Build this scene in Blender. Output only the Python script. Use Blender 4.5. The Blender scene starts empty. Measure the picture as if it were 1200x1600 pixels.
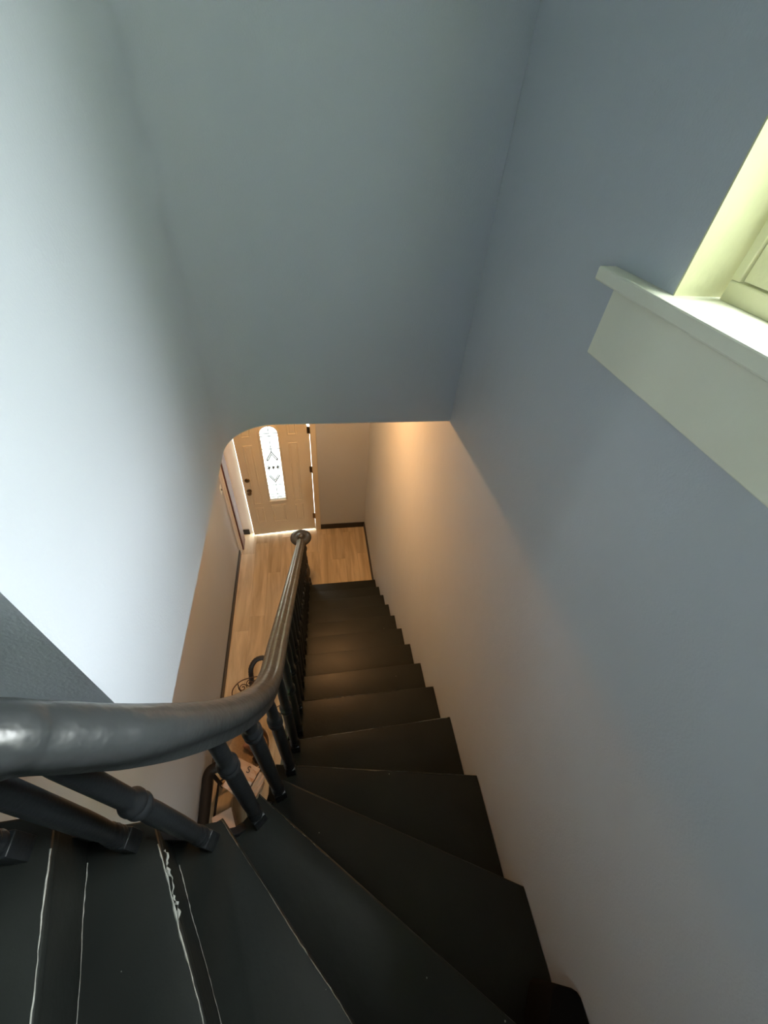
import bpy, bmesh, math, random
from mathutils import Vector, Matrix

C = bpy.context.scene.collection
SC = bpy.context.scene
PI = math.pi
random.seed(7)

# ------------------------------------------------------------------ camera
CAM_P, CAM_RO, CAM_YA, CAM_F, CAM_H = 0.77756192, 0.10248934, 0.22300499, 635.66, 4.66476
cp, sp, cy, sy = math.cos(CAM_P), math.sin(CAM_P), math.cos(CAM_YA), math.sin(CAM_YA)
fwd = Vector((sy*cp, cy*cp, -sp)); rgt = Vector((cy, -sy, 0)); upv = rgt.cross(fwd)
cr, sr = math.cos(CAM_RO), math.sin(CAM_RO)
R_ = cr*rgt + sr*upv; U_ = -sr*rgt + cr*upv
cam = bpy.data.cameras.new('camera'); camo = bpy.data.objects.new('camera', cam); C.objects.link(camo)
cam.sensor_fit = 'HORIZONTAL'; cam.sensor_width = 36; cam.lens = 36*CAM_F/1200
cam.clip_start = .02; cam.clip_end = 200
M_ = Matrix((R_, U_, -fwd)).transposed().to_4x4(); M_.translation = (0, 0, CAM_H)
camo.matrix_world = M_
SC.camera = camo

# ------------------------------------------------------------------ light and exposure
vs = SC.view_settings
vs.view_transform = 'Standard'; vs.look = 'None'; vs.gamma = 1; vs.use_curve_mapping = False
vs.exposure = 0.0
world = bpy.data.worlds.new('overcast_sky'); SC.world = world; world.use_nodes = True
bg = world.node_tree.nodes['Background']
bg.inputs[0].default_value = (0.95, 1.0, 1.0, 1)
SKY = 44.0                     # overcast sky, three times as bright overhead as at the horizon
wn = world.node_tree
_tc = wn.nodes.new('ShaderNodeTexCoord'); _sp = wn.nodes.new('ShaderNodeSeparateXYZ'); _mr = wn.nodes.new('ShaderNodeMapRange')
_mr.inputs[1].default_value = 0; _mr.inputs[2].default_value = 1; _mr.inputs[3].default_value = SKY/3; _mr.inputs[4].default_value = SKY
wn.links.new(_tc.outputs['Generated'], _sp.inputs[0]); wn.links.new(_sp.outputs[2], _mr.inputs[0]); wn.links.new(_mr.outputs[0], bg.inputs[1])
LAMP = dict(loc=(-.14, 2.75, 3.554), strength=170.0, color=(1.0, .50, .19))
def portal(name, loc, rot, sx, sz):
    l = bpy.data.lights.new(name, 'AREA'); l.shape = 'RECTANGLE'; l.size = sx; l.size_y = sz
    l.cycles.is_portal = True
    o = bpy.data.objects.new(name, l); C.objects.link(o); o.location = loc; o.rotation_euler = rot
portal('window_portal', (1.10, .25, 5.18), (0, PI/2, 0), 1.45, 1.0)
portal('hall_fill_portal', (-.775, -.86, 1.7), (PI/2, 0, 0), .45, 1.0)
portal('landing_fill_portal', (-2.78, -.45, 5.8), (0, -PI/2, 0), .8, .30)

# ------------------------------------------------------------------ materials
def mat(name, color, rough=.5, metal=0, spec=.5, bump=0, bscale=40, var=0, vscale=6, bump2=0, b2scale=4, emit=None, estr=0, coat=0):
    m = bpy.data.materials.new(name); m.use_nodes = True
    nt = m.node_tree; b = nt.nodes['Principled BSDF']
    b.inputs['Base Color'].default_value = (*color, 1); b.inputs['Roughness'].default_value = rough
    b.inputs['Metallic'].default_value = metal; b.inputs['Specular IOR Level'].default_value = spec
    b.inputs['Coat Weight'].default_value = coat
    if emit: b.inputs['Emission Color'].default_value = (*emit, 1); b.inputs['Emission Strength'].default_value = estr
    tc = nt.nodes.new('ShaderNodeTexCoord')
    if var:
        n = nt.nodes.new('ShaderNodeTexNoise'); n.inputs['Scale'].default_value = vscale; n.inputs['Detail'].default_value = 5
        nt.links.new(tc.outputs['Object'], n.inputs['Vector'])
        mx = nt.nodes.new('ShaderNodeMix'); mx.data_type = 'RGBA'
        mx.inputs[6].default_value = (*[c*(1-var) for c in color], 1); mx.inputs[7].default_value = (*[min(1, c*(1+var)) for c in color], 1)
        nt.links.new(n.outputs['Fac'], mx.inputs[0]); nt.links.new(mx.outputs[2], b.inputs['Base Color'])
    last = None
    for amt, sc in ((bump, bscale), (bump2, b2scale)):
        if amt:
            n = nt.nodes.new('ShaderNodeTexNoise'); n.inputs['Scale'].default_value = sc; n.inputs['Detail'].default_value = 3
            nt.links.new(tc.outputs['Object'], n.inputs['Vector'])
            bp = nt.nodes.new('ShaderNodeBump'); bp.inputs['Strength'].default_value = 1; bp.inputs['Distance'].default_value = amt
            nt.links.new(n.outputs['Fac'], bp.inputs['Height'])
            if last: nt.links.new(last.outputs[0], bp.inputs['Normal'])
            last = bp
    if last: nt.links.new(last.outputs[0], b.inputs['Normal'])
    return m

PAINT = (.53, .575, .63)
M = {}
M['wall'] = mat('blue_grey_wall_paint', PAINT, .62, spec=.3, bump=.0006, bscale=160, var=.03, vscale=2.5, bump2=.006, b2scale=4)
M['ceiling'] = mat('ceiling_paint', (.75, .74, .70), .8, spec=.2, bump=.0004, bscale=90)
M['trim'] = mat('cream_trim_paint', (.68, .68, .45), .42, bump=.0008, bscale=60, var=.05, vscale=14, bump2=.002, b2scale=9)
M['apron'] = mat('grey_white_trim_paint', (.84, .85, .72), .5, bump=.0006, bscale=50, var=.04, vscale=8)
M['casing'] = mat('white_casing_paint', (.88, .86, .86), .4, bump=.0003, bscale=40)
M['door'] = mat('cream_door_paint', (.72, .65, .50), .4, bump=.0005, bscale=30, var=.05, vscale=5)
M['brown'] = mat('brown_door_stain', (.12, .05, .035), .5, var=.2, vscale=10)
M['rail'] = mat('black_gloss_paint', (.028, .032, .033), .34, spec=.65, bump=.0004, bscale=50, bump2=.005, b2scale=16, var=.15, vscale=20, coat=.12)
M['balus'] = mat('black_satin_paint', (.016, .019, .021), .36, spec=.36, bump=.0006, bscale=90)
M['skirt'] = mat('black_skirting_paint', (.02, .021, .023), .45, bump=.0004, bscale=60)
M['chrome'] = mat('satin_nickel', (.45, .42, .36), .25, metal=1)
M['brass'] = mat('dark_brass', (.20, .15, .09), .35, metal=1)
M['came'] = mat('lead_came', (.10, .10, .11), .5, metal=.6)
M['iron'] = mat('rusty_wrought_iron', (.06, .032, .02), .5, metal=.4, var=.3, vscale=30)
M['black'] = mat('matt_black_rubber', (.018, .018, .02), .55, bump=.0005, bscale=50)
M['frame'] = mat('dark_brown_frame_paint', (.012, .009, .007), .65, spec=.2)
M['paper'] = mat('kraft_paper', (.50, .33, .22), .75, bump=.004, bscale=14, var=.12, vscale=9)
M['paperlite'] = mat('pale_paper', (.58, .42, .33), .75, bump=.003, bscale=12, var=.08, vscale=9)
M['rim'] = mat('pale_cane_rim', (.62, .50, .36), .5, var=.2, vscale=60)
M['tray'] = mat('woven_tray', (.36, .25, .15), .7, bump=.003, bscale=70, var=.3, vscale=40)
M['ink'] = mat('black_ink', (.02, .018, .018), .6)
M['cloth'] = mat('dusty_pink_cloth', (.36, .20, .15), .85, bump=.004, bscale=25)
M['concrete'] = mat('porch_concrete', (.55, .55, .53), .8, bump=.002, bscale=20, var=.08)
M['sky_screen'] = mat('sky_screen_green', (.07, .11, .04), .8, bump=.02, bscale=30, var=.3)
M['grass'] = mat('lawn', (.13, .20, .07), .9, bump=.02, bscale=30, var=.3, vscale=3)
M['white'] = mat('white_plastic', (.8, .8, .76), .35)
M['lampglass'] = mat('lit_lamp_glass', (.9, .8, .65), .4, emit=LAMP['color'], estr=LAMP['strength'])

def step_paint():
    """black floor paint, with scuffs, grain and pale flecks"""
    m = mat('black_step_paint', (.02, .024, .023), .42, spec=.24)
    nt = m.node_tree; b = nt.nodes['Principled BSDF']; tc = nt.nodes['Texture Coordinate']
    n1 = nt.nodes.new('ShaderNodeTexNoise'); n1.inputs['Scale'].default_value = 5; n1.inputs['Detail'].default_value = 8
    nt.links.new(tc.outputs['Object'], n1.inputs['Vector'])
    mx = nt.nodes.new('ShaderNodeMix'); mx.data_type = 'RGBA'
    mx.inputs[6].default_value = (.011, .0125, .0115, 1); mx.inputs[7].default_value = (.022, .0265, .0235, 1)
    nt.links.new(n1.outputs['Fac'], mx.inputs[0])
    v = nt.nodes.new('ShaderNodeTexVoronoi'); v.inputs['Scale'].default_value = 16; v.inputs['Randomness'].default_value = 1
    nt.links.new(tc.outputs['Object'], v.inputs['Vector'])
    lt = nt.nodes.new('ShaderNodeMath'); lt.operation = 'LESS_THAN'; lt.inputs[1].default_value = .035
    nt.links.new(v.outputs['Distance'], lt.inputs[0])
    n3 = nt.nodes.new('ShaderNodeTexNoise'); n3.inputs['Scale'].default_value = 7
    nt.links.new(tc.outputs['Object'], n3.inputs['Vector'])
    gt = nt.nodes.new('ShaderNodeMath'); gt.operation = 'GREATER_THAN'; gt.inputs[1].default_value = .56
    nt.links.new(n3.outputs['Fac'], gt.inputs[0])
    mu = nt.nodes.new('ShaderNodeMath'); mu.operation = 'MULTIPLY'
    nt.links.new(lt.outputs[0], mu.inputs[0]); nt.links.new(gt.outputs[0], mu.inputs[1])
    mx2 = nt.nodes.new('ShaderNodeMix'); mx2.data_type = 'RGBA'; mx2.inputs[7].default_value = (.30, .31, .28, 1)
    nt.links.new(mu.outputs[0], mx2.inputs[0]); nt.links.new(mx.outputs[2], mx2.inputs[6])
    nt.links.new(mx2.outputs[2], b.inputs['Base Color'])
    rr = nt.nodes.new('ShaderNodeMapRange'); rr.inputs[3].default_value = .34; rr.inputs[4].default_value = .55
    nt.links.new(n1.outputs['Fac'], rr.inputs[0]); nt.links.new(rr.outputs[0], b.inputs['Roughness'])
    n2 = nt.nodes.new('ShaderNodeTexNoise'); n2.inputs['Scale'].default_value = 45; n2.inputs['Detail'].default_value = 4
    nt.links.new(tc.outputs['Object'], n2.inputs['Vector'])
    bp = nt.nodes.new('ShaderNodeBump'); bp.inputs['Strength'].default_value = 1; bp.inputs['Distance'].default_value = .0007
    nt.links.new(n2.outputs['Fac'], bp.inputs['Height']); nt.links.new(bp.outputs[0], b.inputs['Normal'])
    return m
M['step'] = step_paint()
M['worn'] = mat('pale_worn_edge', (.30, .31, .28), .6, var=.5, vscale=60)

def oak():
    m = mat('pale_oak_laminate', (.4, .27, .15), .38, spec=.4)
    nt = m.node_tree; b = nt.nodes['Principled BSDF']; tc = nt.nodes['Texture Coordinate']
    oi = nt.nodes.new('ShaderNodeObjectInfo')
    mp = nt.nodes.new('ShaderNodeMapping'); mp.inputs['Scale'].default_value = (9, .9, 9)
    ad = nt.nodes.new('ShaderNodeVectorMath'); ad.operation = 'ADD'
    sc = nt.nodes.new('ShaderNodeVectorMath'); sc.operation = 'SCALE'; sc.inputs[3].default_value = 37
    cb = nt.nodes.new('ShaderNodeCombineXYZ')
    for i in range(3): nt.links.new(oi.outputs['Random'], cb.inputs[i])
    nt.links.new(cb.outputs[0], sc.inputs[0]); nt.links.new(tc.outputs['Object'], ad.inputs[0]); nt.links.new(sc.outputs[0], ad.inputs[1])
    nt.links.new(ad.outputs[0], mp.inputs[0])
    n = nt.nodes.new('ShaderNodeTexNoise'); n.inputs['Scale'].default_value = 1.6; n.inputs['Detail'].default_value = 6; n.inputs['Distortion'].default_value = .6
    nt.links.new(mp.outputs[0], n.inputs['Vector'])
    cr_ = nt.nodes.new('ShaderNodeValToRGB'); e = cr_.color_ramp.elements
    e[0].position = .3; e[0].color = (.42, .33, .21, 1); e[1].position = .7; e[1].color = (.66, .55, .38, 1)
    nt.links.new(n.outputs['Fac'], cr_.inputs[0])
    hs = nt.nodes.new('ShaderNodeHueSaturation'); mr = nt.nodes.new('ShaderNodeMapRange'); mr.inputs[3].default_value = .86; mr.inputs[4].default_value = 1.12
    nt.links.new(oi.outputs['Random'], mr.inputs[0]); nt.links.new(mr.outputs[0], hs.inputs['Value']); nt.links.new(cr_.outputs[0], hs.inputs['Color'])
    nt.links.new(hs.outputs[0], b.inputs['Base Color'])
    return m
M['oak'] = oak()

def glass(name, tint, frost=0):
    m = bpy.data.materials.new(name); m.use_nodes = True; nt = m.node_tree; nt.nodes.clear()
    out = nt.nodes.new('ShaderNodeOutputMaterial'); tr = nt.nodes.new('ShaderNodeBsdfTransparent'); tr.inputs[0].default_value = (*tint, 1)
    gl = nt.nodes.new('ShaderNodeBsdfGlossy'); gl.inputs['Roughness'].default_value = .03
    mx = nt.nodes.new('ShaderNodeMixShader'); fr = nt.nodes.new('ShaderNodeFresnel'); fr.inputs[0].default_value = 1.45
    nt.links.new(fr.outputs[0], mx.inputs[0]); nt.links.new(tr.outputs[0], mx.inputs[1]); nt.links.new(gl.outputs[0], mx.inputs[2])
    nt.links.new(mx.outputs[0], out.inputs[0])
    return m
M['winglass'] = glass('green_daylight_glass', (.88, 1.0, .66))  # green of the tree-filtered daylight is put into this tint
M['doorglass'] = glass('obscure_door_glass', (.60, .62, .61))
M['clearglass'] = glass('clear_glass', (.97, .99, .97))

# ------------------------------------------------------------------ helpers
def link(name, me, m, parent=None, smooth=False):
    o = bpy.data.objects.new(name, me); C.objects.link(o)
    if m is not None and not me.materials: me.materials.append(m)
    if parent is not None: o.parent = parent
    if smooth:
        for p in me.polygons: p.use_smooth = True
    return o
def obj(name, bm, m, parent=None, smooth=False, sharp=None):
    bmesh.ops.recalc_face_normals(bm, faces=bm.faces)
    me = bpy.data.meshes.new(name); bm.to_mesh(me); bm.free()
    o = link(name, me, M[m] if isinstance(m, str) else m, parent, smooth or sharp is not None)
    if sharp is not None: me.set_sharp_from_angle(angle=math.radians(sharp))
    return o
def tag(o, label, cat, group=None):
    o['label'] = label; o['category'] = cat
    if group: o['group'] = group
    return o
def thing(name, label, cat, loc=(0, 0, 0), rotz=0, group=None):
    o = bpy.data.objects.new(name, None); C.objects.link(o); o.location = loc; o.rotation_euler = (0, 0, rotz)
    o.empty_display_size = .1
    return tag(o, label, cat, group)
def struct(o):
    o['kind'] = 'structure'; return o
def box(bm, x0, x1, y0, y1, z0, z1, bev=0, mtx=None):
    vs_ = [bm.verts.new((x, y, z)) for z in (z0, z1) for x, y in ((x0, y0), (x1, y0), (x1, y1), (x0, y1))]
    fs = [(0, 3, 2, 1), (4, 5, 6, 7), (0, 1, 5, 4), (1, 2, 6, 5), (2, 3, 7, 6), (3, 0, 4, 7)]
    faces = [bm.faces.new([vs_[i] for i in f]) for f in fs]
    if bev:
        es = list({e for f in faces for e in f.edges})
        r = bmesh.ops.bevel(bm, geom=es, offset=bev, segments=2, affect='EDGES', profile=.5)
    if mtx is not None:
        pass
    return vs_
def bx(*a, bev=0):
    bm = bmesh.new(); box(bm, *a, bev=bev); return bm
def prism(bm, pts, z0, z1, bev=0, segs=2):
    lo = [bm.verts.new((p[0], p[1], z0)) for p in pts]; hi = [bm.verts.new((p[0], p[1], z1)) for p in pts]
    fs = [bm.faces.new(lo[::-1]), bm.faces.new(hi)]
    n = len(pts)
    for i in range(n): fs.append(bm.faces.new((lo[i], lo[(i+1) % n], hi[(i+1) % n], hi[i])))
    if bev:
        es = list({e for f in fs[:2] for e in f.edges})
        bmesh.ops.bevel(bm, geom=es, offset=bev, segments=segs, affect='EDGES', profile=.5)
def lathe(bm, prof, n=24, cx=0, cy=0, z0=0, ax=None):
    rings = []
    for r, h in prof:
        if r < 1e-5: rings.append([bm.verts.new((cx, cy, z0+h))])
        else: rings.append([bm.verts.new((cx+r*math.cos(2*PI*i/n), cy+r*math.sin(2*PI*i/n), z0+h)) for i in range(n)])
    for a, b in zip(rings, rings[1:]):
        for i in range(n):
            j = (i+1) % n
            if len(a) == 1 and len(b) == 1: continue
            if len(a) == 1: bm.faces.new((a[0], b[i], b[j]))
            elif len(b) == 1: bm.faces.new((a[i], a[j], b[0]))
            else: bm.faces.new((a[i], a[j], b[j], b[i]))
    if len(rings[0]) > 1: bm.faces.new(rings[0][::-1])
    if len(rings[-1]) > 1: bm.faces.new(rings[-1])
def catmull(pts, n=8, closed=False):
    P = [Vector(p) for p in pts]; out = []
    m = len(P)
    rng = range(m) if closed else range(m-1)
    for i in rng:
        if closed: p0, p1, p2, p3 = P[i-1], P[i], P[(i+1) % m], P[(i+2) % m]
        else:
            p1, p2 = P[i], P[i+1]; p0 = P[i-1] if i else p1*2-p2; p3 = P[i+2] if i+2 < m else p2*2-p1
        for k in range(n):
            t = k/n
            out.append(.5*((2*p1)+(-p0+p2)*t+(2*p0-5*p1+4*p2-p3)*t*t+(-p0+3*p1-3*p2+p3)*t**3))
    if not closed: out.append(P[-1].copy())
    return out
def sweep(bm, path, prof, closed=False):
    """sweep a closed profile (side, up) along a path, keeping it upright"""
    n = len(path); rings = []; prev = None
    for i, p in enumerate(path):
        a = path[i-1] if (i or closed) else p; b = path[(i+1) % n] if (i < n-1 or closed) else p
        t = (b-a).normalized()
        s = t.cross(Vector((0, 0, 1)))
        if s.length < .05: s = prev.copy() if prev is not None else Vector((1, 0, 0))
        s.normalize(); prev = s
        u = s.cross(t).normalized()
        rings.append([bm.verts.new(p+s*x+u*y) for x, y in (prof(p) if callable(prof) else prof)])
    m = len(rings[0])
    for i in range(n if closed else n-1):
        A, B = rings[i], rings[(i+1) % n]
        for k in range(m): bm.faces.new((A[k], A[(k+1) % m], B[(k+1) % m], B[k]))
    if not closed: bm.faces.new(rings[0][::-1]); bm.faces.new(rings[-1])
def tube(bm, path, r, n=8, closed=False):
    n_ = len(path); rings = []; t0 = (path[1]-path[0]).normalized()
    s = t0.orthogonal().normalized()
    for i, p in enumerate(path):
        a = path[i-1] if (i or closed) else p; b = path[(i+1) % n_] if (i < n_-1 or closed) else p
        t = (b-a).normalized(); s = (s-t*s.dot(t)).normalized(); u = t.cross(s)
        rr = r(i/(n_-1)) if callable(r) else r
        rings.append([bm.verts.new(p+(s*math.cos(2*PI*k/n)+u*math.sin(2*PI*k/n))*rr) for k in range(n)])
    for i in range(n_ if closed else n_-1):
        A, B = rings[i], rings[(i+1) % n_]
        for k in range(n): bm.faces.new((A[k], A[(k+1) % n], B[(k+1) % n], B[k]))
    if not closed: bm.faces.new(rings[0][::-1]); bm.faces.new(rings[-1])
def V(*a): return Vector(a)

# ------------------------------------------------------------------ dimensions
RI = .2185                    # riser
XR, XL, YB, YREAR = .689, -1.145, 4.337, -.69
ZC, ZT = 3.554, 6.4           # hall ceiling, upper ceiling
XW, YW = -.395, .352          # upper wall beside the well and its outer corner
W0, W1, WZ0, WZ1 = -.25, .745, 4.452, 5.85

# ------------------------------------------------------------------ structure
bm = bmesh.new()
T = .36
box(bm, XR, XR+T, YREAR-.15, W0, -.2, ZT)
box(bm, XR, XR+T, W1, YB+.15, -.2, ZT)
box(bm, XR, XR+T, W0, W1, -.2, WZ0-.03)
box(bm, XR, XR+T, W0, W1, WZ1, ZT)
struct(obj('wall_right', bm, 'wall'))
# back wall with the front door opening
DX0, DX1, DH = -.985, -.058, 2.06
bm = bmesh.new()
box(bm, XL-.15, DX0, YB, YB+.15, -.2, ZC+.1); box(bm, DX1, XR, YB, YB+.15, -.2, ZC+.1); box(bm, DX0, DX1, YB, YB+.15, DH, ZC+.1)
struct(obj('wall_back', bm, 'wall'))
struct(obj('wall_left', bx(XL-.15, XL, YREAR-.15, YB, -.2, ZC-.001), 'wall'))
# the plastered wall over the hall: bulkhead, rounded corner, side wall, outer corner, stair wall
arc = [(-.18+.215*math.cos(math.radians(a)), 1.515+.215*math.sin(math.radians(a))) for a in range(90, 181, 6)]
plan = [(XR-.0005, 1.73)] + arc + [(XW, YW), (-2.6, YW), (-2.6, YB), (XR-.0005, YB)]
bm = bmesh.new(); prism(bm, plan, ZC+.004, ZT)
struct(obj('wall_front', bm, 'wall', sharp=25))
bm = bmesh.new(); prism(bm, [(x, y) for x, y in [(XR-.002, 1.733)]+[(p[0]-.002, p[1]+.002) for p in arc]+[(XW-.003, YW+.003), (XL, YW+.003), (XL, YB-.001), (XR-.002, YB-.001)]], ZC-.002, ZC+.005)
struct(obj('ceiling', bm, 'ceiling'))
struct(obj('ceiling', bx(-2.6, XR, YREAR, 1.73, ZT, ZT+.1), 'ceiling'))
def holed(axis, a0, a1, t0, t1, z0, z1, h):
    bm = bmesh.new()
    for p0, p1, q0, q1 in ((a0, h[0], z0, z1), (h[1], a1, z0, z1), (h[0], h[1], z0, h[2]), (h[0], h[1], h[3], z1)):
        if axis == 'x': box(bm, p0, p1, t0, t1, q0, q1)
        else: box(bm, t0, t1, p0, p1, q0, q1)
    return bm
struct(obj('wall_rear', holed('x', -2.75, XR, YREAR-.15, YREAR, -.2, ZT, (-1.0, -.55, 1.2, 2.2)), 'wall'))
struct(obj('wall_end', holed('y', YREAR, YW, -2.75, -2.6, 3.3, ZT, (-.60, -.30, 5.4, 6.2)), 'wall'))
for nm, axis, c, hs, zz in (('fill_window_2', 'x', (-.775, -.78), .225, (1.2, 2.2)), ('fill_window_3', 'y', (-.45, -2.68), .15, (5.4, 6.2))):  # two unseen windows, added to brighten the hall and the stairwell
    w_ = struct(bpy.data.objects.new(nm, None)); C.objects.link(w_)
    a0, a1, z0, z1 = c[0]-hs, c[0]+hs, *zz
    bm = bmesh.new(); gm = bmesh.new()
    for p0, p1, q0, q1 in ((a0, a0+.05, z0, z1), (a1-.05, a1, z0, z1), (a0+.05, a1-.05, z0, z0+.05), (a0+.05, a1-.05, z1-.05, z1), (a0+.05, a1-.05, (z0+z1)/2-.02, (z0+z1)/2+.02)):
        if axis == 'x': box(bm, p0, p1, c[1]-.02, c[1]+.02, q0, q1)
        else: box(bm, c[1]-.02, c[1]+.02, p0, p1, q0, q1)
    if axis == 'x': box(gm, a0+.04, a1-.04, c[1]-.003, c[1]+.003, z0+.04, z1-.04)
    else: box(gm, c[1]-.003, c[1]+.003, a0+.04, a1-.04, z0+.04, z1-.04)
    obj('window_frame', bm, 'casing', w_); obj('pane', gm, 'clearglass', w_)  # frame and pane of the added unseen fill windows
# landing floor at the top of the flight, beyond the left edge of the picture
lt = struct(obj('floor', bx(-2.6, -1.06, YREAR, YW, 18*RI-.12, 18*RI), 'step'))
# hall floor: a base and its boards
fl = struct(obj('floor', bx(XL-.15, XR, YREAR-.1, YB+.15, -.1, -.012), 'oak'))
x = XL+.03; row = 0
pm = {}
while x < XR:
    w = min(.182, XR-x)-.0012
    y = -.6 - random.random()*1.1
    while y < YB+.02:
        y0, y1 = max(y, YREAR+.01), min(y+1.22, YB+.012)
        if y1-y0 > .05:
            key = (round(w, 3), round(y1-y0, 3))
            if key not in pm:
                b_ = bx(0, w, 0, y1-y0-.0012, -.012, 0, bev=.0008); me = bpy.data.meshes.new('plank'); bmesh.ops.recalc_face_normals(b_, faces=b_.faces); b_.to_mesh(me); b_.free(); me.materials.append(M['oak']); pm[key] = me
            o = bpy.data.objects.new('plank', pm[key]); C.objects.link(o); o.location = (x, y0, 0); o.parent = fl
        y += 1.22
    x += .182
bb = struct(obj('floor', bx(XL, XL+.03, YREAR, YB, -.012, 0), 'oak'))
# skirting
struct(obj('baseboard_back', bx(DX1+.075, XR, YB-.014, YB, 0, .095, bev=.002), 'skirt'))
struct(obj('baseboard_right', bx(XR-.014, XR, 3.16, YB-.014, 0, .095, bev=.002), 'skirt'))
struct(obj('baseboard_left', bx(XL, XL+.016, YREAR, 3.93, 0, .095, bev=.002), 'skirt'))
struct(obj('baseboard_corner', bx(-1.125, -1.035, YB-.03, YB-.004, 0, .09, bev=.002), 'skirt'))

# ------------------------------------------------------------------ landing window
win = struct(bpy.data.objects.new('window_1', None)); C.objects.link(win); win.location = (XR, .25, WZ0)
def wpart(name, bm, m):
    o = obj(name, bm, m, None); o.parent = win; o.matrix_parent_inverse = Matrix.Translation(-win.location); return o
RX = .0012
bm = bmesh.new()                                # white painted reveal lining
box(bm, XR-RX, .93, W1-.0008, W1+.003, WZ0, WZ1); box(bm, XR-RX, .93, W0-.003, W0+.003, WZ0, WZ1); box(bm, XR-RX, .93, W0, W1, WZ1-.003, WZ1+.003)
wpart('reveal', bm, 'trim')
bm = bmesh.new()                                # stool: horned board, thick front lip
prism(bm, [(.648, -.45), (.648, .945), (XR, .945), (XR, W1-.0), (.93, W1-.0), (.93, W0), (XR, W0), (XR, -.45)], WZ0-.027, WZ0+.002, bev=.004)
wpart('window_stool', bm, 'apron')
wpart('apron', bx(.667, XR, -.40, .893, WZ0-.172, WZ0-.027, bev=.003), 'apron')
bm = bmesh.new()                                # fixed stop frame
SX = .778
box(bm, SX, SX+.05, W0+.012, W1-.012, WZ0, WZ0+.036, bev=.003); box(bm, SX, SX+.05, W1-.032, W1-.012, WZ0+.036, WZ1-.05, bev=.002); box(bm, SX, SX+.05, W0+.012, W0+.032, WZ0+.036, WZ1-.05, bev=.002)
box(bm, SX, SX+.05, W0+.012, W1-.012, WZ1-.05, WZ1-.012, bev=.003)
wpart('window_frame', bm, 'trim')
def sash(z0, z1, x0, nm):
    y0, y1 = W0+.035, W1-.035
    s = wpart(nm, bmesh_frame(x0, y0, y1, z0, z1), 'trim')
    g = obj('pane', bx(x0+.014, x0+.018, y0+.03, y1-.03, z0+.01, z1-.02), 'winglass', s)
    g.matrix_parent_inverse = Matrix.Translation(-win.location)
def bmesh_frame(x0, y0, y1, z0, z1):
    """sash frame with a rounded daylight opening"""
    bm = bmesh.new(); r = .016; w = .026; wb = .021
    def rr(y0, y1, z0, z1, r, n=5):
        out = []
        for cy_, cz_, a0 in ((y1-r, z1-r, 0), (y0+r, z1-r, 90), (y0+r, z0+r, 180), (y1-r, z0+r, 270)):
            for k in range(n+1):
                a = math.radians(a0+90*k/n); out.append((cy_+r*math.cos(a), cz_+r*math.sin(a)))
        return out
    o = rr(y0, y1, z0, z1, .0015); i = rr(y0+w, y1-w, z0+wb, z1-w, r); n = len(o)
    rows = []
    for xx, ring in ((x0, o), (x0, i), (x0+.008, rr(y0+w+.006, y1-w-.006, z0+wb+.006, z1-w-.006, r-.004)), (x0+.03, rr(y0+w+.006, y1-w-.006, z0+wb+.006, z1-w-.006, r-.004)), (x0+.03, o)):
        rows.append([bm.verts.new((xx, a, b)) for a, b in ring])
    for A, B in zip(rows, rows[1:]+rows[:1]):
        for k in range(n): bm.faces.new((A[k], A[(k+1) % n], B[(k+1) % n], B[k]))
    return bm
sash(WZ0+.039, WZ0+.70, SX+.006, 'lower_sash')
sash(WZ0+.68, WZ1-.053, SX+.040, 'upper_sash')

# ------------------------------------------------------------------ front door
fd = struct(bpy.data.objects.new('door_1', None)); C.objects.link(fd)
HX, HY = -.0635, YB-.006
ang = math.atan2(4.261-HY, -.976-HX)
fd.location = (HX, HY, 0); fd.rotation_euler = (0, 0, ang)     # local +x runs from the hinge to the latch edge, local +y faces the hall... 
LW, LH, LT = .905, 2.03, .044
# local frame: x along the leaf, hall side is +y after a turn of nearly 180 degrees
GC, GW, GZ0, GZ1 = .49, .105, .70, 1.79                        # glass centre, half width, sill, spring line
def leafpoly(n=10):
    hole = [(GC-GW, GZ0), (GC+GW, GZ0), (GC+GW, GZ1)]
    hole += [(GC+GW*math.cos(PI*k/n), GZ1+.10*math.sin(PI*k/n)) for k in range(1, n)] + [(GC-GW, GZ1)]
    return hole
hole = leafpoly()
bm = bmesh.new()
def ringface(bm, y):
    """leaf face with the arched hole, as a fan of quads between hole and border"""
    out = [(0, .030), (LW, .030), (LW, GZ1)]
    n = 10
    out += [(LW-(LW)*k/n, LH) for k in range(1, n)] + [(0, GZ1)]
    return [bm.verts.new((a, y, b)) for a, b in out], [bm.verts.new((a, y, b)) for a, b in hole]
o1, h1 = ringface(bm, 0); o2, h2 = ringface(bm, -LT)
N = len(o1)
for k in range(N):
    j = (k+1) % N
    bm.faces.new((o1[k], o1[j], h1[j], h1[k])); bm.faces.new((o2[j], o2[k], h2[k], h2[j]))
    bm.faces.new((o1[k], o1[j], o2[j], o2[k])); bm.faces.new((h1[k], h2[k], h2[j], h1[j]))
obj('leaf', bm, 'door', fd)
def molding(x0, x1, z0, z1, name='door_panel'):
    bm = bmesh.new()
    prof = [(0, 0), (.006, .006), (.014, .007), (.020, .001), (.028, .001), (.040, .0045)]
    rows = []
    for ins, h in prof: rows.append([bm.verts.new((a, h, b)) for a, b in ((x0+ins, z0+ins), (x1-ins, z0+ins), (x1-ins, z1-ins), (x0+ins, z1-ins))])
    for A, B in zip(rows, rows[1:]):
        for k in range(4): bm.faces.new((A[k], A[(k+1) % 4], B[(k+1) % 4], B[k]))
    bm.faces.new(rows[-1])
    obj(name, bm, 'door', fd)
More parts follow.
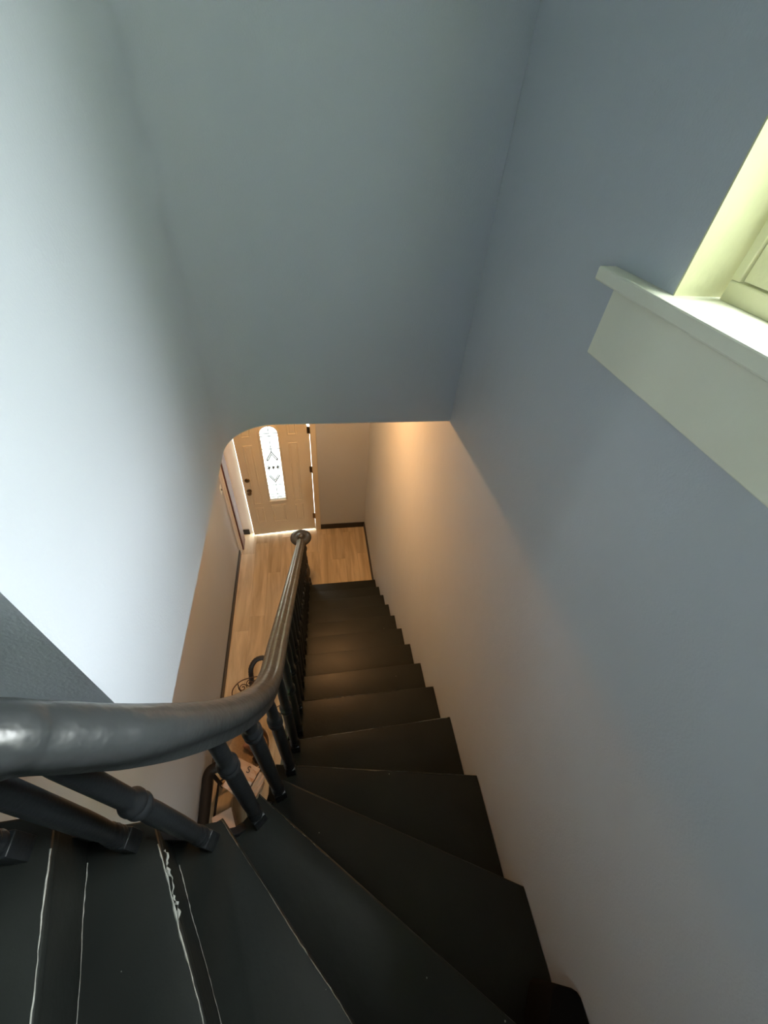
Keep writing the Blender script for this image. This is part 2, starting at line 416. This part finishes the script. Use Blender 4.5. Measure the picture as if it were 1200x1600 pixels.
for x0, x1 in ((.155, .275), (.70, .82)):
    molding(x0, x1, .275, .575); molding(x0, x1, .64, 1.635); molding(x0, x1, 1.745, 1.93)
molding(.395, .595, .26, .60)
# moulded surround of the glass and its bottom lip
bm = bmesh.new(); n = len(hole)
def off(h, d):
    c = Vector((GC, (GZ0+GZ1)/2)); out = []
    for k, (a, b) in enumerate(h):
        p, q = Vector(h[k-1]), Vector(h[(k+1) % n]); t = (q-p).normalized(); nn = Vector((t.y, -t.x))
        out.append((a+nn.x*d, b+nn.y*d))
    return out
rows = [[bm.verts.new((a, y, b)) for a, b in off(hole, d)] for d, y in ((0, -.012), (0, .010), (.012, .014), (.022, .008), (.028, .0))]
for A, B in zip(rows, rows[1:]):
    for k in range(n): bm.faces.new((A[k], A[(k+1) % n], B[(k+1) % n], B[k]))
obj('glass_surround', bm, 'door', fd)
obj('glass_lip', bx(GC-GW-.02, GC+GW+.02, .001, .026, GZ0-.026, GZ0-.006, bev=.004), 'door', fd)
bm = bmesh.new(); prism(bm, [(a, b) for a, b in hole], -.024, -.020)
bmesh.ops.rotate(bm, verts=bm.verts, cent=(0, 0, 0), matrix=Matrix.Rotation(PI/2, 3, 'X'))
for v_ in bm.verts: v_.co.y = -.022 + (.002 if v_.co.y > 0 else -.002) if False else v_.co.y
pane = obj('glass_pane', bm, 'doorglass', fd)
pane.location = (0, -.044, 0)
# lead cames
bm = bmesh.new(); CY = -.018
def came(pts, r=.0022): tube(bm, [V(GC+a, CY, b) for a, b in pts], r*2.5, 5)
for z in (.735, .785, .955, 1.545, 1.735, 1.775): came([(-GW, z), (GW, z)])
came([(0, .785), (0, 1.0)]); came([(0, 1.50), (0, 1.735)]); came([(0, .70), (0, .735)]); came([(0, 1.775), (0, 1.88)])
came([(0, 1.50), (-.035, 1.44), (-.07, 1.38)], .0032); came([(0, 1.50), (.035, 1.44), (.07, 1.38)], .0032)
came([(0, 1.465), (-.055, 1.365)], .0028); came([(0, 1.465), (.055, 1.365)], .0028); came([(-.07, 1.38), (-.055, 1.365)], .004); came([(.07, 1.38), (.055, 1.365)], .004)
came([(0, 1.0), (-.035, 1.06), (-.07, 1.12)], .0032); came([(0, 1.0), (.035, 1.06), (.07, 1.12)], .0032)
came([(0, 1.035), (-.055, 1.135)], .0028); came([(0, 1.035), (.055, 1.135)], .0028)
for cx_ in (-.055, 0, .055):
    for a in (30, 90, 150): came([(cx_-.026*math.cos(math.radians(a)), 1.25-.035*math.sin(math.radians(a))), (cx_+.026*math.cos(math.radians(a)), 1.25+.035*math.sin(math.radians(a)))], .0028)
came([(0, 1.36), (-.095, 1.25), (0, 1.14), (.095, 1.25), (0, 1.36)], .002)
obj('lead_came', bm, 'came', fd)
# hardware
def knob(x, z, kind):
    bm = bmesh.new()
    if kind == 'bolt': prof = [(.033, 0), (.033, .006), (.026, .013), (.012, .014), (.012, .028), (.0, .029)]
    else: prof = [(.033, 0), (.033, .006), (.014, .012), (.012, .030), (.022, .036), (.030, .052), (.026, .068), (0, .072)]
    lathe(bm, prof, 20)
    bmesh.ops.rotate(bm, verts=bm.verts, cent=(0, 0, 0), matrix=Matrix.Rotation(-PI/2, 3, 'X'))
    bmesh.ops.translate(bm, verts=bm.verts, vec=(x, 0, z))
    obj('deadbolt' if kind == 'bolt' else 'door_knob', bm, 'brass', fd, sharp=40)
knob(.845, 1.085, 'bolt'); knob(.845, .90, 'knob')
obj('latch_plate', bx(LW-.001, LW+.0015, -.034, -.008, .87, .94), 'chrome', fd)
for z in (.30, 1.18, 1.80):
    bm = bmesh.new(); lathe(bm, [(.008, -.05), (.008, .05)], 10, -.004, .006, z); box(bm, 0, .03, 0, .002, z-.05, z+.05)
    obj('hinge', bm, 'brass', fd, sharp=40)
# frame of the front door
fr = struct(bpy.data.objects.new('trim_1', None)); C.objects.link(fr)
obj('door_jamb', bx(DX1-.004, DX1+.0, YB-.004, YB+.149, 0, DH-.016), 'casing', fr)
obj('door_jamb', bx(DX0, DX0+.004, YB-.004, YB+.149, 0, DH-.016), 'casing', fr)
obj('head_jamb', bx(DX0, DX1, YB-.004, YB+.149, DH-.016, DH), 'casing', fr)
obj('casing', bx(DX1-.002, DX1+.072, YB-.018, YB-.0005, 0, DH+.06, bev=.003), 'door', fr)
obj('casing', bx(-1.143, DX0+.002, YB-.012, YB-.0005, 0, DH+.06, bev=.002), 'casing', fr)
obj('casing', bx(DX0+.003, DX1-.003, YB-.018, YB-.0005, DH, DH+.08, bev=.003), 'door', fr)
obj('threshold', bx(DX0+.005, DX1-.005, YB+.02, YB+.149, 0, .006, bev=.002), 'chrome', fr)

# doorway in the left hall wall: white casing, brown door
sd = struct(bpy.data.objects.new('door_2', None)); C.objects.link(sd)
obj('casing', bx(XL, XL+.022, 3.93, 3.975, 0, 2.1, bev=.004), 'casing', sd)
obj('casing', bx(XL, XL+.034, 3.975, 4.0, 0, 2.1, bev=.004), 'casing', sd)
bm = bx(XL+.001, XL+.05, 4.003, 4.20, .006, 2.03, bev=.003)
obj('leaf', bm, 'brown', sd)
obj('casing', bx(XL, XL+.02, 4.215, 4.30, 0, 2.1, bev=.003), 'casing', sd)
# light switch
ls = thing('light_switch', 'small light switch plate on the hall wall beside the front door', 'switch', (XL, 3.86, 1.30))
obj('wall_plate', bx(0, .006, -.036, .036, -.058, .058, bev=.002), 'white', ls); obj('toggle', bx(.005, .018, -.005, .005, -.012, .012, bev=.002), 'brass', ls)

# hall lamp: flush dome under the hall ceiling, hidden behind the bulkhead in this view
lp = thing('ceiling_lamp', 'warm flush dome lamp under the hall ceiling near the front door', 'lamp', LAMP['loc'])
bm = bmesh.new(); lathe(bm, [(.15, -.002), (.155, -.012), (.15, -.03), (.14, -.03)], 32); obj('lamp_base', bm, 'brass', lp, sharp=40)
bm = bmesh.new(); lathe(bm, [(.138, -.031), (.135, -.06), (.11, -.095), (.06, -.12), (0, -.13)], 32); obj('lamp_shade', bm, 'lampglass', lp, smooth=True)

# outside
struct(obj('porch_floor', bx(-3.0, 2.5, YB+.16, YB+4.0, -.25, -.03), 'concrete'))
struct(obj('ground', bx(-40, 40, -40, 40, -.6, -.3), 'grass'))

# added wall beside the window, unseen, blocks slanting sky light from the bulkhead
M['blocker'] = mat('blocker_grey', (.30, .32, .27), .85, bump=.003, bscale=20, var=.3, vscale=12)
struct(obj('sky_blocker', bx(XR+.37, 4.2, -1.9, -.90, -.3, 8.5), 'blocker'))
# added unseen greenery beyond the landing window, hides the low sky
bm = bmesh.new(); rnd = random.Random(2)
for iy in range(-9, 10):
    for iz in range(8):
        bmesh.ops.create_icosphere(bm, subdivisions=1, radius=.75, matrix=Matrix.Translation((5.2+rnd.uniform(-.3, .3), iy*.9+rnd.uniform(-.2, .2), iz*.85+rnd.uniform(-.2, .2))))
tag(obj('sky_screen', bm, 'sky_screen'), 'added green screen outside the landing window, hiding the low sky', 'sky_screen')['kind'] = 'stuff'

# ------------------------------------------------------------------ staircase
st = thing('staircase', 'black painted winding wooden staircase descending to the oak hall floor', 'staircase', (0, 0, 0))
YN0, G = 3.152, .26709
lines = {}
def ln(k, a, b): lines[k] = (Vector(a), Vector(b))
for k in range(1, 9): ln(k, (-.27, YN0-(k-1)*G), (XR, YN0-(k-1)*G))
ln(9, (-.27, 1.031), (XR, 1.018)); ln(10, (-.27, .744), (XR, .752))
ln(11, (-.27, .584), (XR, .407)); ln(12, (-.27, .495), (XR, -.007))
ln(13, (-.27, .379), (XR, -.464)); ln(14, (-.355, .293), (.018-(0.0), -.180)); ln(15, (-.481, .274), (-.292, -.106))
ln(16, (-.618, .275), (-.539, -.042)); ln(17, (-.80, .275), (-.80, -.3)); ln(18, (-1.06, .275), (-1.06, -.3))
inner = [(-.42+.15*math.cos(math.radians(a)), .42+.15*math.sin(math.radians(a))) for a in range(270, 361, 10)]
region = [(-1.35, .27)] + inner + [(-.27, 3.3), (XR-.002, 3.3), (XR-.002, YREAR+.002), (-1.35, YREAR+.002)]
def clip(poly, p, nrm):
    out = []; m = len(poly)
    for i in range(m):
        a, b = Vector(poly[i]), Vector(poly[(i+1) % m]); da, db = (a-p).dot(nrm), (b-p).dot(nrm)
        if da >= 0: out.append(a)
        if (da > 0) != (db > 0) and abs(da-db) > 1e-9:
            t = da/(da-db); out.append(a+(b-a)*t)
    res = []
    for q in out:
        if not res or (q-res[-1]).length > 1e-4: res.append(q)
    if len(res) > 1 and (res[0]-res[-1]).length < 1e-4: res.pop()
    return res
def upn(k):
    """unit normal of nosing line k pointing up the stairs"""
    a, b = lines[k]; t = (b-a).normalized(); return Vector((t.y, -t.x))
def inset(poly, d):
    return poly
TH, NOSE = .030, .020
for k in range(1, 18):
    p = clip(region, lines[k][0], upn(k))
    q = clip(p, lines[k+1][0]+upn(k+1)*(NOSE+.014), -upn(k+1))
    bm = bmesh.new(); prism(bm, [(v.x, v.y) for v in q], k*RI-TH, k*RI, bev=.006 if k > 10 else .005, segs=2)
    obj('tread', bm, 'step', st, sharp=50)
    # riser below the nosing
    p = clip(region, lines[k][0]+upn(k)*NOSE, upn(k)); q = clip(p, lines[k][0]+upn(k)*(NOSE+.018), -upn(k))
    q2 = [Vector((min(v.x, XR-.003), v.y)) for v in q]
    bm = bmesh.new(); prism(bm, [(v.x, v.y) for v in q2], (k-1)*RI+(0.001 if k > 1 else 0), k*RI-TH); obj('riser', bm, 'step', st)
# outer string at the well side, a board following the steps under the tread ends
path = [V(-.255, y, 0) for y in (3.14, 2.5, 2.0, 1.5, 1.03, .74, .58)] + [V(-.255, .49, 0)] + [V(-.42+.165*math.cos(math.radians(a)), .42+.165*math.sin(math.radians(a)), 0) for a in (0, -20, -40, -60, -80)] + [V(-.5, .255, 0), V(-.64, .255, 0), V(-.85, .255, 0), V(-1.05, .255, 0)]
zt = [1.0+(3.152-y)/G for y in (3.14, 2.5, 2.0, 1.5, 1.03)] + [10, 10.6, 11.4, 12, 12.5, 13, 13.4, 13.8, 14.7, 15.7, 16.7, 17.6]
bm = bmesh.new(); A = []; 
for i, (p, z) in enumerate(zip(path, zt)):
    a = path[max(0, i-1)]; b = path[min(len(path)-1, i+1)]; t = (b-a).normalized(); s = V(-t.y, t.x, 0)
    top = z*RI-TH-.02; bot = max(.0, top-.34)
    if i < 1: bot = 0; 
    A.append([bm.verts.new(p+s*d+V(0, 0, h)) for d, h in ((-.012, bot), (.012, bot), (.012, top), (-.012, top))])
for a, b in zip(A, A[1:]):
    for k in range(4): bm.faces.new((a[k], a[(k+1) % 4], b[(k+1) % 4], b[k]))
bm.faces.new(A[0]); bm.faces.new(A[-1][::-1])
obj('outer_string', bm, 'skirt', st)
# closed spandrel under the straight flight
bm = bmesh.new(); a_ = [(3.12, 0), (3.12, .12), (.60, 10.2*RI-.25), (.60, 0)]
v1 = [bm.verts.new((-.262, y, z)) for y, z in a_]; v2 = [bm.verts.new((-.245, y, z)) for y, z in a_]
bm.faces.new(v1); bm.faces.new(v2[::-1])
for k in range(4): bm.faces.new((v1[k], v2[k], v2[(k+1) % 4], v1[(k+1) % 4]))
obj('spandrel_panel', bm, 'skirt', st)
# block of wall string where the winders meet the wall, shade painted as near-black
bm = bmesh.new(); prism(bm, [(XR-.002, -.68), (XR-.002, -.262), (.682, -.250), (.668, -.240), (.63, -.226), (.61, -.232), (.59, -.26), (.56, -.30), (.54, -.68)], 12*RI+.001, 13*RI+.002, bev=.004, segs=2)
M['shade_black'] = mat('deep_shade_black', (.005, .005, .005), .9, spec=.1)
obj('wall_string_block', bm, 'shade_black', st, sharp=50)
# pale worn paint along some edges: thin irregular beads
def bead(a, b, w, seed, gaps=0, n=46, wob=.0012):
    rnd = random.Random(seed); bm = bmesh.new(); a = Vector(a); b = Vector(b); t = (b-a).normalized(); s = V(-t.y, t.x, 0).normalized()
    cur = None; ph = rnd.random()*9
    for i in range(n+1):
        f = i/n; c = a.lerp(b, f)+s*(math.sin(f*17+ph)*wob+rnd.uniform(-wob, wob)*.6)
        ww = w*(.35+.65*rnd.random())*(1+.5*math.sin(f*9+ph))
        if rnd.random() < gaps: ww = .0003
        ring = [bm.verts.new(c+s*d+V(0, 0, h)) for d, h in ((-ww/2, -.001), (0, .0012), (ww/2, -.001))]
        if cur:
            for k in range(2): bm.faces.new((cur[k], cur[k+1], ring[k+1], ring[k]))
        cur = ring
    return bm
def on(k, f0, f1, z, dx=0):
    a, b = lines[k]; a2 = a.lerp(b, f0); b2 = a.lerp(b, f1); n_ = upn(k)*dx
    return (a2.x+n_.x, a2.y+n_.y, z), (b2.x+n_.x, b2.y+n_.y, z)
for i, (k, f0, f1, z, dx, w, g) in enumerate([
    (16, .22, 2.1, 16*RI+.0005, .004, .0055, 0), (16, .22, 2.1, 15*RI+.001, NOSE-.002, .0032, .12),
    (15, .15, 1.6, 15*RI+.0005, .005, .006, .0), (15, .20, 1.6, 14*RI+.001, NOSE-.002, .0028, .1),
    (14, .02, 1.3, 14*RI+.0003, .004, .0026, .08), (13, .0, .25, 13*RI+.0003, .004, .0016, .5),
    (11, .08, .98, 11*RI+.0002, .004, .0018, .45), (10, .08, .98, 10*RI+.0002, .004, .003, .08), (9, .08, .75, 9*RI+.0002, .004, .0026, .15)]):
    a, b = on(k, f0, f1, z, dx)
    obj('worn_edge', bead(a, b, w, i+3, g), 'worn', st)
obj('worn_edge', bead((-.437, .20, 15*RI+.001), (-.375, .06, 15*RI+.001), .009, 31, .25, 30, .003), 'worn', st)

# ------------------------------------------------------------------ balustrade
bal = thing('balustrade', 'black glossy handrail with turned balusters curving down to a round newel', 'railing', (0, 0, 0))
def nz(y): return RI*(1+(YN0-y)/G)
RH = .90
ctrl = [(-.232, 3.17, nz(3.17)+RH-.05)] + [(-.212, y, nz(y)+RH) for y in (2.9, 2.5, 2.1, 1.7, 1.35, 1.1, .9)] + [
    (-.209, .75, 3.09), (-.208, .68, 3.155), (-.209, .60, 3.25), (-.211, .51, 3.39), (-.224, .405, 3.585), (-.245, .336, 3.735), (-.263, .296, 3.835), (-.282, .272, 3.90), (-.308, .253, 3.955), (-.334, .242, 3.995), (-.357, .234, 4.03), (-.379, .2276, 4.06), (-.397, .221, 4.09),
    (-.45, .212, 4.14), (-.55, .21, 4.215), (-.72, .21, 4.35), (-.95, .21, 4.55), (-1.05, .21, 4.64)]
rail_path = catmull(ctrl, 8)
half = [(.0, .0345), (.005, .0338), (.009, .0315), (.012, .027), (.0155, .0235), (.019, .0235), (.024, .0240), (.029, .0215), (.034, .0155), (.0365, .008), (.037, -.001), (.031, -.009), (.027, -.018), (.026, -.033)]
half = [(a*1.17, b*1.15) for a, b in half]
prof = half + [(-a, b) for a, b in half[::-1][:-1]]
# the moulded ridges of the straight length fade into a plain rounded top around the bend
flat = [(.0, .0345), (.005, .0343), (.009, .0338), (.013, .033), (.0165, .0318), (.0205, .0298), (.0255, .0265), (.030, .0225), (.0345, .0160), (.0365, .008)] + [(a/1.17, b/1.15) for a, b in half[10:]]
flat = [(a*1.17, b*1.15) for a, b in flat]; flat = flat + [(-a, b) for a, b in flat[::-1][:-1]]
def prof_at(p):
    t = max(0, min(1, (p.z-3.15)/.35)); return [(a[0]*(1-t)+b[0]*t, a[1]*(1-t)+b[1]*t) for a, b in zip(prof, flat)]
bm = bmesh.new(); sweep(bm, rail_path, prof_at)
obj('handrail', bm, 'rail', bal, sharp=60)
def rail_z(x, y):
    best = min(rail_path, key=lambda p: (p.x-x)**2+(p.y-y)**2); return best.z
cache = {}
def baluster_mesh(h, fine, c=0):
    key = (round(h, 3), fine, c)
    if key in cache: return cache[key]
    bm = bmesh.new(); s = .0225
    box(bm, -s, s, -s, s, 0, .085, bev=.003)
    c = c or h*.64
    pr = [(.020, .080), (.0245, .086), (.0295, .092), (.031, .099), (.0295, .106), (.0245, .110), (.0245, .114), (.029, .119), (.0305, .126), (.029, .133), (.0245, .137), (.0245, .141), (.028, .145), (.0285, .151), (.026, .157),
          (.0255, .165), (.0275, .21), (.0290, .30), (.0285, c-.10), (.0265, c-.045), (.0265, c-.035), (.0325, c-.028), (.0345, c-.018), (.0325, c-.008), (.0275, c-.003), (.030, c+.002), (.0345, c+.011), (.0345, c+.020), (.0285, c+.032), (.0235, c+.042),
          (.0245, c+.07), (.024, h-.10), (.021, h-.02), (.0205, h)]
    lathe(bm, [(a*.79, b) for a, b in pr], 24 if fine else 14)
    bmesh.ops.recalc_face_normals(bm, faces=bm.faces)
    me = bpy.data.meshes.new('baluster'); bm.to_mesh(me); bm.free(); me.materials.append(M['balus'])
    for p in me.polygons: p.use_smooth = True
    me.set_sharp_from_angle(angle=math.radians(45))
    cache[key] = me; return me
def baluster(x, y, k, fine=False, lean=(0, 0), rot=0, c=0):
    zb = k*RI-.001; h = rail_z(x+lean[0], y+lean[1])-.036-zb
    h = round(h/.006)*.006 if not fine else h
    o = bpy.data.objects.new('baluster', baluster_mesh(h, fine, c)); C.objects.link(o); o.parent = bal
    o.location = (x, y, zb); o.rotation_euler = (-math.atan2(lean[1], h), math.atan2(lean[0], h), rot)
for k in range(1, 9):
    yk = YN0-(k-1)*G
    for d in (.055, .185): baluster(-.188, yk-d, k)
for x, y, k in ((-.188, .975, 9), (-.188, .845, 9), (-.190, .70, 10)): baluster(x, y, k)
baluster(-.196, .545, 11, True, rot=.1, c=.68); baluster(-.220, .412, 12, True, (.004, -.004), .35, c=.79)
baluster(-.270, .302, 13, True, (.030, .020), .7, c=.61); baluster(-.379, .234, 14, True, (-.014, .032), 1.2, c=.57); baluster(-.522, .228, 15, True, (0, 0), 1.4, c=.75)
baluster(-.66, .21, 16, True); baluster(-.86, .21, 17, True); baluster(-1.0, .21, 17, True)
# newel post: turned shaft and broad round cap
NX, NY = -.226, 3.25; NZ = nz(3.17)+RH-.075
bm = bmesh.new()
lathe(bm, [(.085, 0), (.085, .10), (.078, .125), (.062, .14), (.070, .155), (.078, .18), (.070, .205), (.052, .22), (.050, .24), (.062, .28), (.074, .36), (.070, .44), (.050, .56), (.044, .62), (.055, .64), (.055, .66), (.042, .68), (.040, .78), (.058, .81), (.062, .84), (.052, .87), (.050, .90), (.075, NZ-.065), (.075, NZ-.05)], 24, NX, NY)
obj('newel_post', bm, 'balus', bal, sharp=45)
bm = bmesh.new()
lathe(bm, [(.06, -.055), (.095, -.05), (.112, -.04), (.122, -.022), (.122, -.008), (.112, .004), (.094, .012), (.080, .012), (.066, .008), (.052, .009), (.043, .014), (.040, .024), (.030, .034), (.016, .036), (.012, .032), (0, .031)], 40, NX, NY, NZ+.02)
obj('newel_cap', bm, 'rail', bal, sharp=60)

# ------------------------------------------------------------------ things on the hall floor, seen through the well
# paper bag
bg_ = thing('paper_bag', 'upright crumpled brown paper bag with folded open top on the hall floor', 'bag', (-.79, 1.02, 0), math.radians(-31))
def bagmesh():
    bm = bmesh.new(); rnd = random.Random(5); rings = []
    n = 6
    levels = [(0, .90), (.08, .92), (.17, .93), (.26, .95), (.34, .98), (.40, 1.0), (.455, 1.04)]
    for z, s in levels:
        ring = []
        for side in range(4):
            for i in range(n):
                t = i/n; a = .108*s; b = .112*s
                c = [(-a, -b), (a, -b), (a, b), (-a, b)]; p, q = Vector(c[side]), Vector(c[(side+1) % 4]); pt = p.lerp(q, t)
                j = .009 if 0 < i else .004
                ring.append(bm.verts.new((pt.x+rnd.uniform(-j, j), pt.y+rnd.uniform(-j, j), z+(rnd.uniform(-.02, .02) if z > .4 else rnd.uniform(-.006, .006) if z else 0))))
        rings.append(ring)
    m = 4*n
    for A_, B_ in zip(rings, rings[1:]):
        for k in range(m): bm.faces.new((A_[k], A_[(k+1) % m], B_[(k+1) % m], B_[k]))
    bm.faces.new(rings[0][::-1])
    return bm
o = obj('bag_body', bagmesh(), 'paper', bg_)
sm = o.modifiers.new('thickness', 'SOLIDIFY'); sm.thickness = .0015
def flap(pts, name, m='paper'):
    bm = bmesh.new(); vv = [bm.verts.new(p) for p in pts]; bm.faces.new(vv)
    bmesh.ops.subdivide_edges(bm, edges=bm.edges, cuts=3, use_grid_fill=True); rnd = random.Random(len(name)+int(pts[0][0]*1000))
    for v in bm.verts: v.co.z += rnd.uniform(-.008, .008)
    o = obj(name, bm, m, bg_); s_ = o.modifiers.new('thickness', 'SOLIDIFY'); s_.thickness = .0015; return o
flap([(-.112, -.118, .452), (.112, -.118, .458), (.108, .02, .47), (-.108, .03, .462)], 'folded_flap', 'paperlite')
flap([(-.112, .118, .462), (.112, .118, .47), (.115, .0, .485), (-.11, -.01, .478)], 'folded_flap')
flap([(.118, -.10, .455), (.118, .10, .46), (.175, .09, .40), (.18, -.07, .395)], 'folded_flap')
tx = bpy.data.curves.new('S', 'FONT'); tx.body = 'S'; tx.size = .075; tx.extrude = .0008; tx.align_x = 'CENTER'
to = bpy.data.objects.new('printed_letter', tx); C.objects.link(to)
dg = bpy.context.evaluated_depsgraph_get(); me = bpy.data.meshes.new_from_object(to.evaluated_get(dg)); bpy.data.objects.remove(to)
lo = link('printed_letter', me, M['ink'], bg_); lo.location = (.035, .045, .492); lo.rotation_euler = (-.07, 0, .2)
# low pale box behind the bag
pb = thing('cardboard_box', 'pale low cardboard box beside the paper bag on the hall floor', 'box', (-.95, .74, 0), math.radians(20))
obj('carton', bx(-.08, .08, -.10, .10, 0, .20, bev=.003), 'paperlite', pb); obj('lid', bx(-.084, .084, -.104, .104, .18, .206, bev=.003), 'paperlite', pb)
# round cane-rimmed tray with cloth
tr = thing('round_tray', 'round shallow woven tray with a pale rim on the hall floor', 'tray', (-.835, 1.365, 0))
bm = bmesh.new(); lathe(bm, [(0, .004), (.19, .004), (.205, .03), (.220, .085), (.226, .085), (.212, .028), (.19, 0), (0, 0)][::-1], 40); obj('tray_body', bm, 'tray', tr, sharp=50)
bm = bmesh.new(); tube(bm, [V(.224*math.cos(2*PI*i/40), .224*math.sin(2*PI*i/40), .088) for i in range(40)], .007, 8, True); obj('rim', bm, 'rim', tr, smooth=True)
def lump(name, label, cat, loc, rx, ry, rz, m, seed):
    bm = bmesh.new(); bmesh.ops.create_icosphere(bm, subdivisions=3, radius=1); rnd = random.Random(seed); ph = [rnd.uniform(0, 6) for _ in range(6)]
    for v in bm.verts:
        k = 1+.10*math.sin(5*v.co.x+ph[0])+.08*math.sin(7*v.co.y+ph[1])+.07*math.sin(9*v.co.z+4*v.co.x+ph[2])
        v.co = V(v.co.x*rx*k, v.co.y*ry*k, max(v.co.z, -.75)*rz*k)
    mz = min(v.co.z for v in bm.verts)
    for v in bm.verts: v.co.z -= mz
    o = obj(name, bm, m, None, smooth=True); o.location = loc; return tag(o, label, cat)
lump('folded_cloth', 'crumpled dusty pink cloth lying in the round tray', 'cloth', (-.77, 1.40, .005), .10, .07, .05, 'cloth', 3)
lump('small_pouch', 'small black pouch lying in the round tray', 'pouch', (-.72, 1.27, .005), .06, .045, .05, 'black', 9)
# wrought-iron stand with scrolls and rings
ws = thing('iron_stand', 'rusty wrought-iron scrollwork stand with small rings on the hall floor', 'stand', (-.70, 1.80, 0))
bm = bmesh.new(); Z = .35
oval = catmull([(-.27, .03, Z), (-.215, .11, Z), (-.12, .145, Z), (.05, .15, Z), (.20, .12, Z), (.255, 0, Z), (.22, -.16, Z), (.05, -.20, Z), (-.12, -.17, Z), (-.24, -.07, Z)], 6, True)
tube(bm, oval, .0055, 6, True); obj('top_frame', bm, 'iron', ws, smooth=True)
def spiral(cx_, cy_, r0, turns, a0, z):
    return [V(cx_+r0*(1-.8*i/30)*math.cos(a0+turns*2*PI*i/30), cy_+r0*(1-.8*i/30)*math.sin(a0+turns*2*PI*i/30), z) for i in range(31)]
for i, (cx_, cy_, r0, a0) in enumerate(((-.17, .05, .042, 0), (-.10, .09, .038, 2), (-.19, -.02, .035, 4), (-.04, .08, .04, 1), (-.10, .0, .045, 3), (-.05, -.09, .045, 5))):
    bm = bmesh.new(); tube(bm, spiral(cx_, cy_, r0, 1.4, a0, Z), .005, 6); obj('scroll', bm, 'iron', ws, smooth=True)
for cx_, cy_ in ((.262, -.025), (.264, -.165), (.262, .115)):
    bm = bmesh.new(); tube(bm, [V(cx_+.029*math.cos(2*PI*i/20), cy_+.029*math.sin(2*PI*i/20), Z) for i in range(20)], .007, 7, True); obj('ring', bm, 'iron', ws, smooth=True)
for a, b in ((-.22, .09), (.2, .12), (.21, -.155), (-.2, -.11)):
    bm = bmesh.new(); tube(bm, catmull([(a, b, Z), (a*1.05, b*1.05, .22), (a*.9, b*.9, .1), (a*1.1, b*1.1, .004)], 5), .006, 6); obj('leg', bm, 'iron', ws, smooth=True)
# thick black hose arching beside the stand
bm = bmesh.new()
hp = catmull([(-.835, 1.99, .028), (-.815, 2.0, .22), (-.80, 2.05, .36), (-.74, 2.11, .41), (-.64, 2.12, .40), (-.55, 2.10, .28), (-.50, 2.08, .13), (-.49, 2.06, .028)], 10)
tube(bm, hp, lambda t: .026+.0018*math.sin(t*260), 12)
tag(obj('black_hose', bm, 'black', None, smooth=True), 'thick black hose arching up behind the iron stand', 'hose')
# dark rounded frame against the hall wall
df = thing('dark_frame', 'dark open frame with a rounded corner standing against the hall wall', 'frame', (-.97, .955, 0))
bm = bmesh.new(); Z = .50
top = catmull([(.13, .175, Z), (.03, .17, Z), (-.055, .155, Z), (-.092, .11, Z), (-.09, 0, Z), (-.085, -.15, Z), (-.08, -.33, Z)], 8)
tube(bm, top, .044, 12); obj('top_rail', bm, 'frame', df, smooth=True)
for a, b in ((.11, .175), (-.075, .13), (-.085, -.30)):
    bm = bmesh.new(); tube(bm, [V(a, b, Z), V(a, b, .012)], .017, 10); f_ = obj('leg', bm, 'frame', df, smooth=True)
bm = bmesh.new(); tube(bm, [V(.11, .175, .16), V(.02, .17, .16), V(-.075, .13, .16), V(-.085, -.30, .16)], .011, 8); obj('stretcher', bm, 'frame', df, smooth=True)
